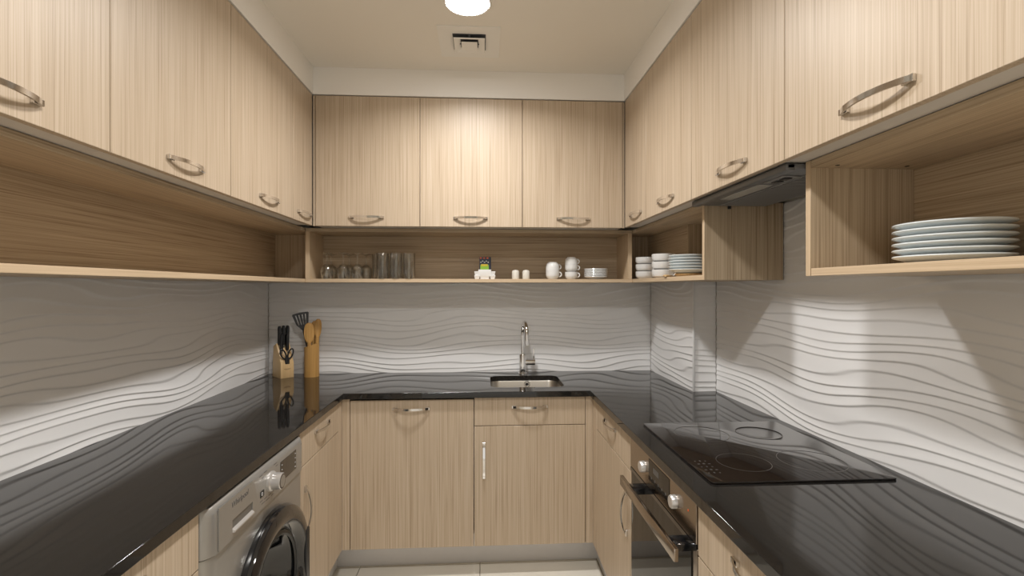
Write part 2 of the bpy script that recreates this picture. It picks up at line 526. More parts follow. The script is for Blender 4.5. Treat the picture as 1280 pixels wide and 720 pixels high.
shelf_panel('back_panel', t, (0.965, 0.965+PT, YP-0.03, 2.823, SZ1, SZT0), 'shelf_y')
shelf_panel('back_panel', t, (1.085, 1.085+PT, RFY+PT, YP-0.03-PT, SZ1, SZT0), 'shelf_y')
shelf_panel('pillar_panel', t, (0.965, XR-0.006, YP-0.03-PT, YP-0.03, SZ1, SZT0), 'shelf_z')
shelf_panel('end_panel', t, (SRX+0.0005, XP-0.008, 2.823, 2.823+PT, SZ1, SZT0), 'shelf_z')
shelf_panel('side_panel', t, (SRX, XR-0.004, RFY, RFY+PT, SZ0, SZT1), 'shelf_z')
shelf_panel('edge_strip', t, (SRX-0.0012, SRX+0.0, RFY+0.0005, RFY+PT, SZ0, SZT1), 'edge_z')
RNY = 1.192
t = thing('open_shelf', 'open wood shelf at the right holding the dinner plates', 'shelf', (0.95, 0.9, SZ0))
shelf_panel('bottom_panel', t, (SRX, XR-0.004, NEAR, RNY-PT, SZ0, SZ1), 'edge_y')
shelf_panel('top_panel', t, (SRX, XR-0.004, NEAR, RNY-PT, SZT0, SZT1), 'shelf_y')
shelf_panel('back_panel', t, (1.085, 1.085+PT, NEAR, RNY-PT, SZ1, SZT0), 'shelf_y')
shelf_panel('side_panel', t, (SRX, XR-0.004, RNY-PT, RNY, SZ0, SZT1), 'shelf_z')
shelf_panel('edge_strip', t, (SRX-0.0012, SRX+0.0, RNY-PT, RNY, SZ0, SZT1), 'edge_z')

for hx in (0.862, 1.040):
    part('fixing_hole', MB().cyl(0.005, SZT0-0.0006, SZT0+0.002, 12, Matrix.Translation((hx, RNY-PT-0.03, 0))), 'dark_gap', t)

# ------------------------------------------------------------------ base units
def unit_body(side, a0, a1, front):
    m = MB(); p = 0.016; z0, z1 = 0.15, CTB-0.002
    if side == 'left':
        x0, x1 = XL+0.01, front-0.0185
        for y in (a0+0.0006, a1-p-0.0006): m.box(x0, x1, y, y+p, z0, z1)
        m.box(x0, x1, a0+p, a1-p, z0, z0+p); m.box(x0, x0+p, a0+p, a1-p, z0+p, z1)
    elif side == 'right':
        x0, x1 = front+0.0185, XP-0.01
        for y in (a0+0.0006, a1-p-0.0006): m.box(x0, x1, y, y+p, z0, z1)
        m.box(x0, x1, a0+p, a1-p, z0, z0+p); m.box(x1-p, x1, a0+p, a1-p, z0+p, z1)
    else:
        y0, y1 = front+0.0185, YB-0.01
        for x in (a0+0.0006, a1-p-0.0006): m.box(x, x+p, y0, y1, z0, z1)
        m.box(a0+p, a1-p, y0, y1, z0, z0+p); m.box(a0+p, a1-p, y1-p, y1, z0+p, z1)
    return m
def base_unit(side, a0, a1, label, hd, hv):
    face = {'left': BLX, 'right': BRX, 'back': BBY}[side]
    am = (a0+a1)/2
    base = {'left': (-0.95, am, 0.15), 'right': (0.82, am, 0.15), 'back': (am, 2.64, 0.15)}[side]
    t = thing('base_cabinet', label, 'cabinet', base, group='base cabinets with drawer and door')
    part('body', unit_body(side, a0, a1, face), 'melamine', t)
    d = part('drawer', slab(side, face, a0+G, a1-G, 0.7335, CTB-0.004), 'wood_z', t)
    add_handle(d, side, pos(side, face, hd, 0.822))
    d = part('door', slab(side, face, a0+G, a1-G, 0.15, 0.7305), 'wood_z', t)
    add_handle(d, side, pos(side, face, hv, 0.565), vertical=True)
    return t
base_unit('left', NEAR+0.05, 1.200, 'base cabinet left of the washing machine, nearest the viewer, drawer half cut off', 0.925, 1.15)
base_unit('left', 1.835, 2.310, 'base cabinet between washing machine and back left corner', 2.08, 1.885)
base_unit('back', -0.048, 0.497, 'base cabinet under the sink with wide drawer and hinged door', 0.222, 0.0)
base_unit('right', 1.743, 2.285, 'base cabinet between oven and right back corner', 2.03, 1.79)
base_unit('right', NEAR+0.05, 1.190, 'base cabinet right of the oven, nearest the viewer, under dark worktop', 0.925, 0.70)
# integrated dishwasher
t = thing('dishwasher', 'integrated dishwasher behind a tall plain wood panel with one handle', 'dishwasher', (-0.345, 2.64, 0.15))
part('body', MB().box(-0.636, -0.053, BBY+0.019, YB-0.02, 0.15, CTB-0.012, 0.003, 1), 'steel', t)
d = part('door', slab('back', BBY, -0.638+G, -0.049-G, 0.15, CTB-0.010), 'wood_z', t)
add_handle(d, 'back', (-0.348, BBY, 0.820))
# corner fillers
struct('trim_7', MB().box(BLX+0.0, -0.6395, BBY, BBY+0.018, 0.15, CTB-0.003, 0.0008, 1), 'wood_z')
struct('trim_8', MB().box(BLX-0.018, BLX, 2.3115, BBY-0.0005, 0.15, CTB-0.003, 0.0008, 1), 'wood_z')
struct('trim_9', MB().box(0.4985, BRX-0.0, BBY, BBY+0.018, 0.15, CTB-0.003, 0.0008, 1), 'wood_z')
struct('trim_10', MB().box(BRX, BRX+0.018, 2.2865, BBY-0.0005, 0.15, CTB-0.003, 0.0008, 1), 'wood_z')
# plinths
KX0, KX1, KY = -0.735, 0.585, 2.495
struct('baseboard_back', MB().box(KX0, KX1, KY, KY+0.015, 0.001, 0.1485), 'plinth')
struct('baseboard_left', MB().box(KX0-0.015, KX0, 1.84, KY+0.015, 0.001, 0.1485), 'plinth')
struct('baseboard_right', MB().box(KX1, KX1+0.015, NEAR+0.05, KY+0.015, 0.001, 0.1485), 'plinth')
struct('trim_11', MB().box(KX0-0.015, KX0, NEAR+0.05, 1.190, 0.001, 0.1485), 'plinth')

# ------------------------------------------------------------------ worktop with sink cut-out
def rrect(x0, x1, y0, y1, r, n=6):
    out = []
    for cx, cy, a in ((x1-r, y1-r, 0), (x0+r, y1-r, 90), (x0+r, y0+r, 180), (x1-r, y0+r, 270)):
        for i in range(n+1):
            t_ = math.radians(a + 90*i/n)
            out.append((cx+r*math.cos(t_), cy+r*math.sin(t_)))
    return out
SX0, SX1, SY0, SY1 = 0.035, 0.412, 2.452, 2.775
def worktop():
    bm = bmesh.new()
    e = 0.006
    outer = [(XL-0.002, NEAR+0.03), (CLX, NEAR+0.03), (CLX, CBY), (CRX, CBY), (CRX, NEAR+0.03), (XR+0.002, NEAR+0.03),
             (XR+0.002, YP+0.002), (XP+0.002, YP+0.002), (XP+0.002, YB+0.002), (XL-0.002, YB+0.002)]
    hole = rrect(SX0, SX1, SY0, SY1, 0.05)
    edges = []
    for lp in (outer, hole):
        vs = [bm.verts.new((x, y, CT)) for x, y in lp]
        edges += [bm.edges.new((vs[i], vs[(i+1) % len(vs)])) for i in range(len(vs))]
    bmesh.ops.triangle_fill(bm, edges=edges, use_beauty=True)
    for f in bm.faces:
        if f.normal.z < 0: f.normal_flip()
    r = bmesh.ops.extrude_face_region(bm, geom=bm.faces[:])
    vs = [v for v in r['geom'] if isinstance(v, bmesh.types.BMVert)]
    bmesh.ops.translate(bm, vec=(0, 0, -(CT-CTB)), verts=vs)
    bmesh.ops.recalc_face_normals(bm, faces=bm.faces[:])
    m = MB(); m.bm.free(); m.bm = bm
    return m
t = solo('countertop', worktop(), 'granite', 'polished black granite worktop running around three sides of the kitchen', 'countertop')
bv = t.modifiers.new('bevel', 'BEVEL'); bv.width = 0.0015; bv.segments = 2; bv.limit_method = 'ANGLE'; bv.angle_limit = math.radians(50)

# ------------------------------------------------------------------ sink and tap
t = thing('kitchen_sink', 'small stainless undermount sink set in the black worktop', 'sink', (0.223, 2.61, 0.72))
def rl(inset, z, r):
    return [(x, y, z) for x, y in rrect(SX0+inset, SX1-inset, SY0+inset, SY1-inset, r)]
m = MB().loops([rl(-0.016, CTB-0.0005, 0.066), rl(-0.003, CTB-0.0005, 0.053), rl(0.0, CTB-0.006, 0.05), rl(0.006, 0.75, 0.05), rl(0.014, 0.728, 0.05), rl(0.05, 0.720, 0.04)])
part('bowl', m, 'steel', t)
m = MB().lathe([(0, 0.7215), (0.028, 0.7215), (0.040, 0.7235), (0.043, 0.7205), (0.043, 0.719), (0, 0.719)], 24, Matrix.Translation((0.223, 2.615, 0)))
part('drain', m, 'chrome', t)
m = MB().lathe([(0.008, 0.002), (0.012, 0.004), (0.017, 0.003), (0.018, 0.0), (0.008, 0.0)], 24,
               Matrix.Translation((0.245, SY1-0.002, 0.852)) @ Matrix.Rotation(math.pi/2, 4, 'X'), closed=True)
part('overflow_ring', m, 'chrome', t)
m = MB().cyl(0.008, 0.0, 0.0012, 16, Matrix.Translation((0.245, SY1-0.002, 0.852)) @ Matrix.Rotation(math.pi/2, 4, 'X'))
part('overflow_hole', m, 'dark_gap', t)

TX, TY = 0.226, 2.845
t = thing('kitchen_tap', 'tall chrome swan neck mixer tap with side lever behind the sink', 'tap', (TX, TY, CT))
part('base_ring', MB().lathe([(0, CT), (0.027, CT), (0.027, CT+0.004), (0.024, CT+0.007), (0, CT+0.007)], 28, Matrix.Translation((TX, TY, 0))), 'chrome', t)
part('body', MB().lathe([(0, CT+0.006), (0.0215, CT+0.006), (0.0215, 1.008), (0.019, 1.014), (0, 1.014)], 28, Matrix.Translation((TX, TY, 0))), 'chrome', t)
path = [(TX, TY, 1.010), (TX, TY, 1.06), (TX, TY, 1.12)]
R_ = 0.068
for i in range(13):
    a = math.pi*i/12*1.02
    path.append((TX + 0.006*(1-math.cos(a)), TY - R_*(1-math.cos(a)), 1.135 + R_*math.sin(a)))
path.append((TX+0.012, TY-2*R_-0.002, 1.105))
sp = part('spout', MB().tube(path, 0.0115, 14), 'chrome', t)
part('nozzle', MB().cyl(0.0135, 1.082, 1.108, 18, Matrix.Translation((TX+0.012, TY-2*R_-0.002, 0))), 'chrome', sp)
lv = part('lever_hub', MB().cyl(0.0165, 0.015, 0.072, 20, Matrix.Translation((TX, TY, 0.966)) @ Matrix.Rotation(math.pi/2, 4, 'Y')), 'chrome', t)
part('lever', MB().box(TX+0.060, TX+0.068, TY-0.006, TY+0.006, 0.972, 1.048, 0.002), 'chrome', lv)

# ------------------------------------------------------------------ washing machine
WY0, WY1, WFX = 1.205, 1.830, -0.655
t = thing('washing_machine', 'silver front loading washing machine with black porthole under the worktop', 'washing machine', (-0.92, 1.5175, 0.0))
def plan(front, y0, y1, back, r, n=6):
    pts = [(back, y0)]
    for i in range(n+1):
        a = math.radians(-90 + 90*i/n); pts.append((front-r+r*math.cos(a), y0+r+r*math.sin(a)))
    for i in range(n+1):
        a = math.radians(90*i/n); pts.append((front-r+r*math.cos(a), y1-r+r*math.sin(a)))
    pts.append((back, y1))
    return pts
wb = part('body', MB().prism(plan(WFX-0.004, WY0, WY1, -1.20, 0.042), 0.022, 0.7425), 'silver', t)
cut = place('cutter', MB().cyl(0.176, -0.25, 0.1, 48, Matrix.Translation((WFX, 1.555, 0.455)) @ Matrix.Rotation(math.pi/2, 4, 'Y')).mesh('cutter', 'silver'))
bo = wb.modifiers.new('cut', 'BOOLEAN'); bo.operation = 'DIFFERENCE'; bo.object = cut
bpy.context.view_layer.update()
wme = bpy.data.meshes.new_from_object(wb.evaluated_get(bpy.context.evaluated_depsgraph_get()))
wb.modifiers.clear(); wb.data = wme; bpy.data.objects.remove(cut)
wme.shade_smooth(); wme.set_sharp_from_angle(angle=math.radians(40))
for sx in (-1.15, -0.72):
    for sy in (WY0+0.05, WY1-0.05):
        part('foot', MB().cyl(0.02, 0.0, 0.024, 14, Matrix.Translation((sx, sy, 0))), 'black_plastic', t)
fa = part('control_fascia', MB().loops([[(x, y, z) for x, y in plan(WFX+dx, WY0, WY1, -1.20, r)] for dx, r, z in
      ((0, 0.040, 0.7455), (0, 0.040, 0.845), (-0.006, 0.038, 0.858), (-0.016, 0.034, 0.8655))], True, True), 'silver', t)
part('seam', MB().prism(plan(WFX-0.007, WY0+0.002, WY1-0.002, -1.19, 0.040), 0.740, 0.747), 'dark_gap', t)
# detergent drawer: plate around a hand recess
dr = thing('detergent_drawer', None, None); dr.parent = t; dr.location = Vector((WFX, 1.35, 0.80)) - wloc(t)
dx0, dx1 = WFX+0.0002, WFX+0.0032
m = MB()
pl = [(1.243, 0.7465), (1.462, 0.7465), (1.424, 0.858), (1.243, 0.858)]
HY0, HY1, HZ0, HZ1 = 1.306, 1.418, 0.768, 0.797
m.box(dx0, dx1, 1.243, HY0, 0.748, 0.856)
m.box(dx0, dx1, HY0, HY1, HZ1, 0.856)
m.box(dx0, dx1, HY0, HY1, 0.748, HZ0)
m.loops([[(x, HY1, 0.748), (x, 1.460, 0.748), (x, 1.424, 0.856), (x, HY1, 0.856)] for x in (dx0, dx1)], True, True)
part('drawer_front', m, 'silver', dr)
part('recess', MB().box(dx0, dx0+0.0006, HY0, HY1, HZ0, HZ1), 'silver_dark', dr)
lip = MB().loops([[(dx0, HY0, HZ0-0.004), (dx0, HY1, HZ0-0.004), (dx1+0.006, HY1-0.002, HZ0-0.003), (dx1+0.006, HY0+0.002, HZ0-0.003)],
                  [(dx0, HY0, HZ0+0.006), (dx0, HY1, HZ0+0.006), (dx1+0.006, HY1-0.002, HZ0+0.001), (dx1+0.006, HY0+0.002, HZ0+0.001)]], True, True)
part('grip_lip', lip, 'dial_silver', dr)
RX = Matrix(((0, 0, 1), (1, 0, 0), (0, 1, 0)))   # local x -> +Y, local y -> +Z, local z -> +X
lg = place('brand_lettering', text_mesh('Whirlpool', 0.0215, 'grey_print', 0.15), dr, Vector((dx1+0.0002, 1.346, 0.836)) - wloc(dr), RX.to_euler())
lg['label'] = 'small dark brand lettering'
# dial
MD = Matrix.Translation((WFX, 1.541, 0.806)) @ Matrix.Rotation(math.pi/2, 4, 'Y')
dl = part('dial', MB().lathe([(0, 0.0), (0.030, 0.0), (0.030, 0.006), (0.0255, 0.010), (0.0245, 0.034), (0.0225, 0.036)], 36, MD), 'dial_silver', fa)
part('dial_ring', MB().lathe([(0.0225, 0.0362), (0.0185, 0.0368), (0.0185, 0.034), (0.0225, 0.034)], 36, MD, closed=True), 'black_gloss', dl)
part('dial_cap', MB().lathe([(0, 0.0372), (0.0183, 0.0366), (0.0183, 0.034), (0, 0.034)], 36, MD), 'silver', dl)
part('power_button', MB().box(WFX, WFX+0.0015, 1.470, 1.494, 0.783, 0.801, 0.0004, 1), 'black_plastic', fa)
part('power_icon', MB().lathe([(0.0035, 0.0016), (0.005, 0.0016), (0.005, 0.002), (0.0035, 0.002)], 16, Matrix.Translation((WFX, 1.480, 0.792)) @ Matrix.Rotation(math.pi/2, 4, 'Y'), closed=True), 'white_print', fa)
dp = part('display', MB().box(WFX, WFX+0.0012, 1.612, 1.742, 0.772, 0.838, 0.0004, 1), 'black_gloss', fa)
m = MB()
for yy in (1.622, 1.733):
    for k in range(4): m.box(WFX+0.0013, WFX+0.0017, yy-0.003, yy+0.003, 0.780+0.015*k, 0.7825+0.015*k)
part('display_icons', m, 'white_print', dp)['kind'] = 'stuff'
m = MB()
for k, (yy, zz, ww) in enumerate([(1.475, 0.846, 0.020), (1.505, 0.848, 0.018), (1.575, 0.847, 0.022), (1.585, 0.838, 0.016), (1.488, 0.836, 0.014), (1.582, 0.782, 0.016), (1.478, 0.771, 0.018),
                                  (1.505, 0.769, 0.020), (1.535, 0.767, 0.018), (1.565, 0.768, 0.020), (1.490, 0.761, 0.022), (1.520, 0.759, 0.024), (1.553, 0.759, 0.018), (1.790, 0.84, 0.006), (1.790, 0.775, 0.006)]):
    m.box(WFX+0.0001, WFX+0.0004, yy-ww/2, yy+ww/2, zz, zz+0.0018)
part('program_print', m, 'grey_print', fa)['kind'] = 'stuff'
# porthole
PD = Matrix.Translation((WFX-0.004, 1.555, 0.455)) @ Matrix.Rotation(math.pi/2, 4, 'Y')
dr2 = part('porthole_ring', MB().lathe([(0.252, -0.002), (0.256, 0.010), (0.250, 0.026), (0.232, 0.036), (0.205, 0.034), (0.185, 0.022), (0.176, 0.010), (0.174, -0.002)], 64, PD, closed=True), 'black_gloss', t)
part('porthole_glass', MB().lathe([(0.178, 0.008), (0.168, 0.004), (0.152, -0.020), (0.135, -0.060), (0.10, -0.085), (0, -0.090), (0, -0.094), (0.10, -0.089), (0.14, -0.062), (0.158, -0.020), (0.174, 0.0)], 48, PD), 'black_gloss', dr2)
part('inner_rim', MB().lathe([(0.176, 0.012), (0.166, 0.014), (0.160, 0.010), (0.166, 0.006)], 48, PD, closed=True), 'black_plastic', dr2)
part('door_grip', MB().box(WFX+0.022, WFX+0.034, 1.752, 1.785, 0.36, 0.55, 0.004), 'black_plastic', dr2)

# ------------------------------------------------------------------ oven
OY0, OY1, OX = 1.1925, 1.7405, 0.530
t = thing('built_in_oven', 'built in oven with mirrored door and steel bar handle under the hob', 'oven', (0.80, 1.467, 0.15))
part('body', MB().box(OX+0.026, 1.08, OY0+0.004, OY1-0.004, 0.15, CTB-0.004), 'steel', t)
cp = part('control_panel', MB().box(OX, OX+0.024, OY0, OY1, 0.757, CTB-0.003, 0.0012, 1), 'oven_steel', t)
part('gap', MB().box(OX+0.010, OX+0.026, OY0+0.001, OY1-0.001, 0.744, 0.758), 'dark_gap', t)
od = part('oven_door', MB().box(OX+0.002, OX+0.024, OY0, OY1, 0.270, 0.744, 0.0012, 1), 'oven_steel', t)
part('lower_panel', MB().box(OX+0.002, OX+0.024, OY0, OY1, 0.152, 0.266, 0.0012, 1), 'oven_steel', t)
part('door_glass', MB().box(OX-0.001, OX+0.003, OY0+0.028, OY1-0.018, 0.30, 0.743), 'black_glass', od)
part('top_strip', MB().box(OX-0.0012, OX+0.003, OY0+0.002, OY1-0.002, 0.7432, 0.7555), 'black_gloss', od)
hb = part('bar_handle', MB().box(OX-0.052, OX-0.040, 1.205, 1.695, 0.708, 0.742, 0.002), 'oven_steel', od)
for yy in (1.262, 1.610):
    part('handle_mount', MB().box(OX-0.041, OX+0.0, yy-0.024, yy+0.024, 0.716, 0.736, 0.002), 'black_gloss', hb)
for yy in (1.325, 1.591):
    K = Matrix.Translation((OX, yy, 0.808)) @ Matrix.Rotation(-math.pi/2, 4, 'Y')
    k_ = part('knob', MB().lathe([(0, 0.016), (0.0155, 0.016), (0.018, 0.013), (0.0185, 0.0), (0, 0.0)], 28, K), 'dial_silver', cp)
ds = part('display', MB().box(OX-0.0012, OX, 1.368, 1.542, 0.785, 0.852), 'black_glass', cp)
part('display_window', MB().box(OX-0.0016, OX-0.001, 1.452, 1.500, 0.820, 0.838), 'grey_print', ds)
m = MB()
for k in range(5): m.cyl(0.004, 0, 0.0006, 12, Matrix.Translation((OX-0.0012, 1.395+0.030*k, 0.799)) @ Matrix.Rotation(-math.pi/2, 4, 'Y'))
part('display_buttons', m, 'grey_print', ds)['kind'] = 'stuff'
part('indicator_dot', MB().cyl(0.003, 0, 0.001, 10, Matrix.Translation((OX, 1.240, 0.822)) @ Matrix.Rotation(-math.pi/2, 4, 'Y')), 'packet_orange', cp)

# ------------------------------------------------------------------ hob
HX0, HX1, HOY0, HOY1 = 0.578, 1.076, 1.208, 1.752
t = thing('ceramic_hob', 'black glass ceramic hob with thin ring markings on the right worktop', 'hob', (0.827, 1.48, CT))
part('glass', MB().prism(rrect(HX0, HX1, HOY0, HOY1, 0.012, 4), CT+0.0002, CT+0.0062, bev=0.0012), 'hob_glass', t)
hz = CT+0.0064
for cx, cy, r in ((0.735, 1.345, 0.072), (0.935, 1.345, 0.088), (0.735, 1.615, 0.088), (0.935, 1.615, 0.072)):
    part('cooking_ring', MB().lathe([(r-0.0009, hz), (r+0.0009, hz), (r+0.0009, hz-0.0004), (r-0.0009, hz-0.0004)], 56, Matrix.Translation((cx, cy, 0)), closed=True), 'hob_mark', t)
m = MB()
for k in range(5):
    for j in range(3):
        m.box(0.598+0.015*j, 0.602+0.015*j+0.003*(k % 2), 1.268+0.022*k, 1.273+0.022*k+0.003*(j % 2), hz-0.0004, hz)
part('touch_marks', m, 'hob_mark', t)['kind'] = 'stuff'

# ------------------------------------------------------------------ extractor hood
HDY0, HDY1 = RNY+0.004, RFY-0.006
t = thing('extractor_hood', 'grey slimline extractor hood built under the wall cabinet above the hob', 'hood', (0.93, 1.45, 1.70))
part('casing', MB().box(0.768, XR-0.075, HDY0, HDY1, 1.703, 1.7165, 0.003), 'hood_grey', t)
part('front_bar', MB().box(0.764, 0.790, HDY0, HDY1, 1.698, 1.7165, 0.003), 'hood_grey', t)
ff = part('grease_filter', MB().box(0.855, 1.030, HDY0+0.015, HDY1-0.02, 1.700, 1.704), 'hood_filter', t)
m = MB()
for k in range(34):
    y = HDY0+0.022 + k*0.0145
    m.box(0.862, 1.023, y, y+0.006, 1.6975, 1.7005)
part('filter_ribs', m, 'hood_filter', ff)['kind'] = 'stuff'
part('light_lens', MB().box(0.800, 0.846, HDY0+0.19, HDY0+0.42, 1.7005, 1.7035, 0.001, 1), 'hood_lens', t)
sw = part('switch_panel', MB().box(0.800, 0.850, HDY0+0.07, HDY0+0.16, 1.6995, 1.7035, 0.001, 1), 'hood_filter', t)
for k in range(2):
    part('switch', MB().box(0.814, 0.836, HDY0+0.082+0.038*k, HDY0+0.108+0.038*k, 1.6965, 1.700, 0.001, 1), 'black_plastic', sw)
part('fixing_screw', MB().cyl(0.006, 1.690, 1.704, 12, Matrix.Translation((0.900, HDY1-0.012, 0))), 'black_plastic', t)

# ------------------------------------------------------------------ ceiling fittings
def ceiling_lamp(x, y, label):
    t = thing('ceiling_light', label, 'ceiling light', (x, y, CEIL), group='round ceiling downlights')
    T = Matrix.Translation((x, y, 0))
    part('rim', MB().lathe([(0.084, CEIL), (0.084, CEIL-0.005), (0.088, CEIL-0.007), (0.093, CEIL-0.004), (0.095, CEIL)], 48, T, closed=True), 'paint_trim', t)
    ld = bpy.data.lights.new('downlight_beam', 'AREA'); ld.shape = 'DISK'; ld.size = 0.160
    ld.energy = LAMP_POWER; ld.spread = LAMP_SPREAD; ld.color = LAMP_COLOUR[:3]
    place('downlight_beam', ld, t, (0, 0, -0.009))
    part('diffuser', MB().lathe([(0, CEIL-0.0075), (0.060, CEIL-0.007), (0.0838, CEIL-0.005), (0.0838, CEIL-0.001), (0, CEIL-0.001)], 48, T), 'lamp_diffuser', t)
ceiling_lamp(-0.064, 1.925, 'bright round ceiling downlight beside the square air vent')
ceiling_lamp(-0.060, 0.66, 'round ceiling downlight above the viewer, out of frame')

VX, VY = -0.066, 2.24
t = thing('air_vent', 'square white ceiling air vent with stepped louvres', 'vent', (VX, VY, CEIL))
q = math.sqrt(2)
T = Matrix.Translation((VX, VY, 0))
def sq(prof): return MB().lathe([(r*q, CEIL+h) for r, h in prof], 4, T, closed=True, phase=math.pi/4)
part('frame', sq([(0.138, 0), (0.138, -0.004), (0.120, -0.006), (0.085, -0.002), (0.074, -0.001), (0.074, 0)]), 'vent_white', t, angle=20)
part('duct', sq([(0.0, -0.0005), (0.078, -0.0005), (0.078, 0), (0.0, 0)]), 'vent_dark', t)
part('louvre', sq([(0.066, -0.018), (0.070, -0.016), (0.048, -0.006), (0.040, -0.005), (0.040, -0.008), (0.046, -0.011)]), 'vent_white', t, angle=20)
part('louvre', sq([(0.0, -0.022), (0.036, -0.020), (0.036, -0.017), (0.010, -0.010), (0.0, -0.010)]), 'vent_white', t, angle=20)
part('divider', MB().box(VX-0.004, VX+0.004, VY-0.07, VY+0.07, CEIL-0.010, CEIL-0.001).box(VX-0.07, VX+0.07, VY-0.004, VY+0.004, CEIL-0.010, CEIL-0.001), 'vent_dark', t)

# ------------------------------------------------------------------ crockery on the back shelf
SH = SZ1                                        # shelf surface
def glass_mesh(kind):
    if kind == 'wine':
        prof = [(0.0, 0.140), (0.0295, 0.1392), (0.029, 0.1375), (0.012, 0.133), (0.0042, 0.126), (0.0036, 0.105), (0.0045, 0.086), (0.009, 0.0785), (0.021, 0.0705), (0.030, 0.056), (0.0325, 0.038), (0.031, 0.020), (0.027, 0.0),
                (0.0258, 0.0), (0.0298, 0.020), (0.0312, 0.038), (0.0286, 0.055), (0.0198, 0.0685), (0.008, 0.0755), (0.0, 0.077)]
    else:
        prof = [(0.0, 0.0), (0.0285, 0.0), (0.0295, 0.002), (0.0335, 0.139), (0.0330, 0.140), (0.0320, 0.139), (0.0282, 0.012), (0.0265, 0.009), (0.0, 0.008)]
    return MB().lathe(prof, 28).mesh('glass', 'clear_glass', 60)
wg, tg = glass_mesh('wine'), glass_mesh('tumbler')
row = ['front', 'back']
k = 0
ordn = ['leftmost', 'middle', 'rightmost']
for r_, (yy, xs) in enumerate(((2.672, (-0.842, -0.756, -0.681)), (2.748, (-0.842, -0.744, -0.652)))):
    for i, x in enumerate(xs):
        tag(place('wine_glass', wg, None, (x, yy, SH)), f'{ordn[i]} upturned stemmed glass of the {row[r_]} row on the back shelf', 'glass', 'upturned stemmed glasses')
for r_, (yy, xs) in enumerate(((2.668, (-0.546, -0.474, -0.404)), (2.742, (-0.585, -0.510, -0.438)))):
    for i, x in enumerate(xs):
        tag(place('tumbler', tg, None, (x, yy, SH)), f'{ordn[i]} tall clear tumbler of the {row[r_]} row on the back shelf', 'glass', 'tall clear tumblers')

# tea packet caddy
CX, CY = 0.004, 2.70
m = MB().loops([[(CX+sx*w_, CY+sy*d_, z) for sx, sy in ((-1, -1), (1, -1), (1, 1), (-1, 1))] for w_, d_, z in
                ((0.024, 0.020, SH), (0.024, 0.020, SH+0.012), (0.034, 0.026, SH+0.020), (0.035, 0.027, SH+0.052), (0.032, 0.024, SH+0.052), (0.030, 0.022, SH+0.022))], True, True)
c_ = place('packet_holder', m.mesh('packet_holder', 'ceramic'), None)
tag(c_, 'small white footed ceramic holder with packets on the back shelf', 'holder')
def packet(x, y, tilt, label, cols):
    t = thing('tea_packet', label, 'packet', (x, y, SH+0.024), (tilt, 0, 0), 'packets in the white holder')
    part('sachet', MB().box(-0.029, 0.029, -0.003, 0.003, 0, 0.098, 0.0015, 1), cols[0], t, local=True)
    part('label_panel', MB().box(-0.024, 0.022, -0.0038, -0.003, 0.026, 0.054), cols[1], t, local=True)
    part('label_band', MB().box(-0.020, 0.016, -0.0042, -0.0037, 0.047, 0.058), cols[2], t, local=True)
    mm = MB()
    for i in range(5): mm.box(-0.024+0.010*i, -0.018+0.010*i, -0.0038, -0.003, 0.066+0.006*(i % 2), 0.071+0.006*(i % 2))
    part('print', mm, 'white_print', t, local=True)
    mm = MB()
    for i in range(3): mm.box(-0.026+0.018*i, -0.016+0.018*i, -0.0038, -0.003, 0.088, 0.0955)
    part('corner_print', mm, cols[3], t, local=True)
packet(CX, CY-0.014, -0.05, 'front dark packet with green and yellow label in the white holder', ('packet_dark', 'packet_green', 'packet_yellow', 'packet_orange'))
packet(CX+0.006, CY-0.004, -0.03, 'rear dark packet with orange corner print behind the front packet', ('packet_dark', 'packet_yellow', 'packet_green', 'packet_green'))
pod = MB().loops([[(sx*w_, sy*w_, z) for sx, sy in ((-1, -1), (1, -1), (1, 1), (-1, 1))] for w_, z in ((0.011, 0.0), (0.0145, 0.016), (0.0155, 0.018), (0.0155, 0.021))], True, True).mesh('creamer_pod', 'ceramic')
for x, side in ((CX-0.042, 'left'), (CX+0.043, 'right')):
    for lvl in (0, 1):
        tag(place('creamer_pod', pod, None, (x, CY-0.012, SH+0.0212*lvl)), f'{("lower", "upper")[lvl]} white creamer pod stacked {side} of the packet holder', 'creamer', 'white creamer pods')
# shakers
shm = MB().lathe([(0, 0), (0.0195, 0), (0.0205, 0.003), (0.0205, 0.038), (0.018, 0.046), (0.011, 0.050), (0, 0.051)], 24)
for i in range(5):
    a = 2*math.pi*i/5
    shm.cyl(0.0012, 0.0485, 0.0508, 6, Matrix.Translation((0.006*math.cos(a), 0.006*math.sin(a), 0)))
shm = shm.mesh('shaker', 'shaker')
tag(place('shaker', shm, None, (0.174, 2.69, SH)), 'cream shaker on the left of the pair on the back shelf', 'shaker', 'pair of cream shakers')
tag(place('shaker', shm, None, (0.232, 2.69, SH)), 'cream shaker on the right of the pair on the back shelf', 'shaker', 'pair of cream shakers')

# cups
def cup_parts(r, h, hr, hand_z):
    body = MB().lathe([(0, 0), (r*0.66, 0), (r*0.68, 0.003), (r*0.90, h*0.22), (r*0.99, h*0.5), (r, h), (r-0.003, h), (r-0.0045, h*0.5), (r*0.80, h*0.2), (0, 0.006)], 32).mesh('bowl', 'ceramic')
    pth = []
    for i in range(13):
        a = -math.pi*0.52 + math.pi*1.04*i/12
        pth.append((r*0.96 + hr*1.05*math.cos(a), 0, hand_z + hr*math.sin(a)))
    hd = MB().tube(pth, 0.0034, 8).mesh('handle', 'ceramic')
    return body, hd
def cup(parts, loc, rotz, label, flip=False, h=0.0, group=None, name='cup'):
    t = thing(name, label, 'cup', loc, (math.pi, 0, rotz) if flip else (0, 0, rotz), group)
    if flip: t.location.z += h
    place('bowl', parts[0], t); place('handle', parts[1], t)
    return t
cA = cup_parts(0.0375, 0.047, 0.0125, 0.026)
gr = 'white cups stacked on the back shelf'
cup(cA, (0.381, 2.70, SH), -0.15, 'lower cup of the two cup stack on the back shelf', group=gr)
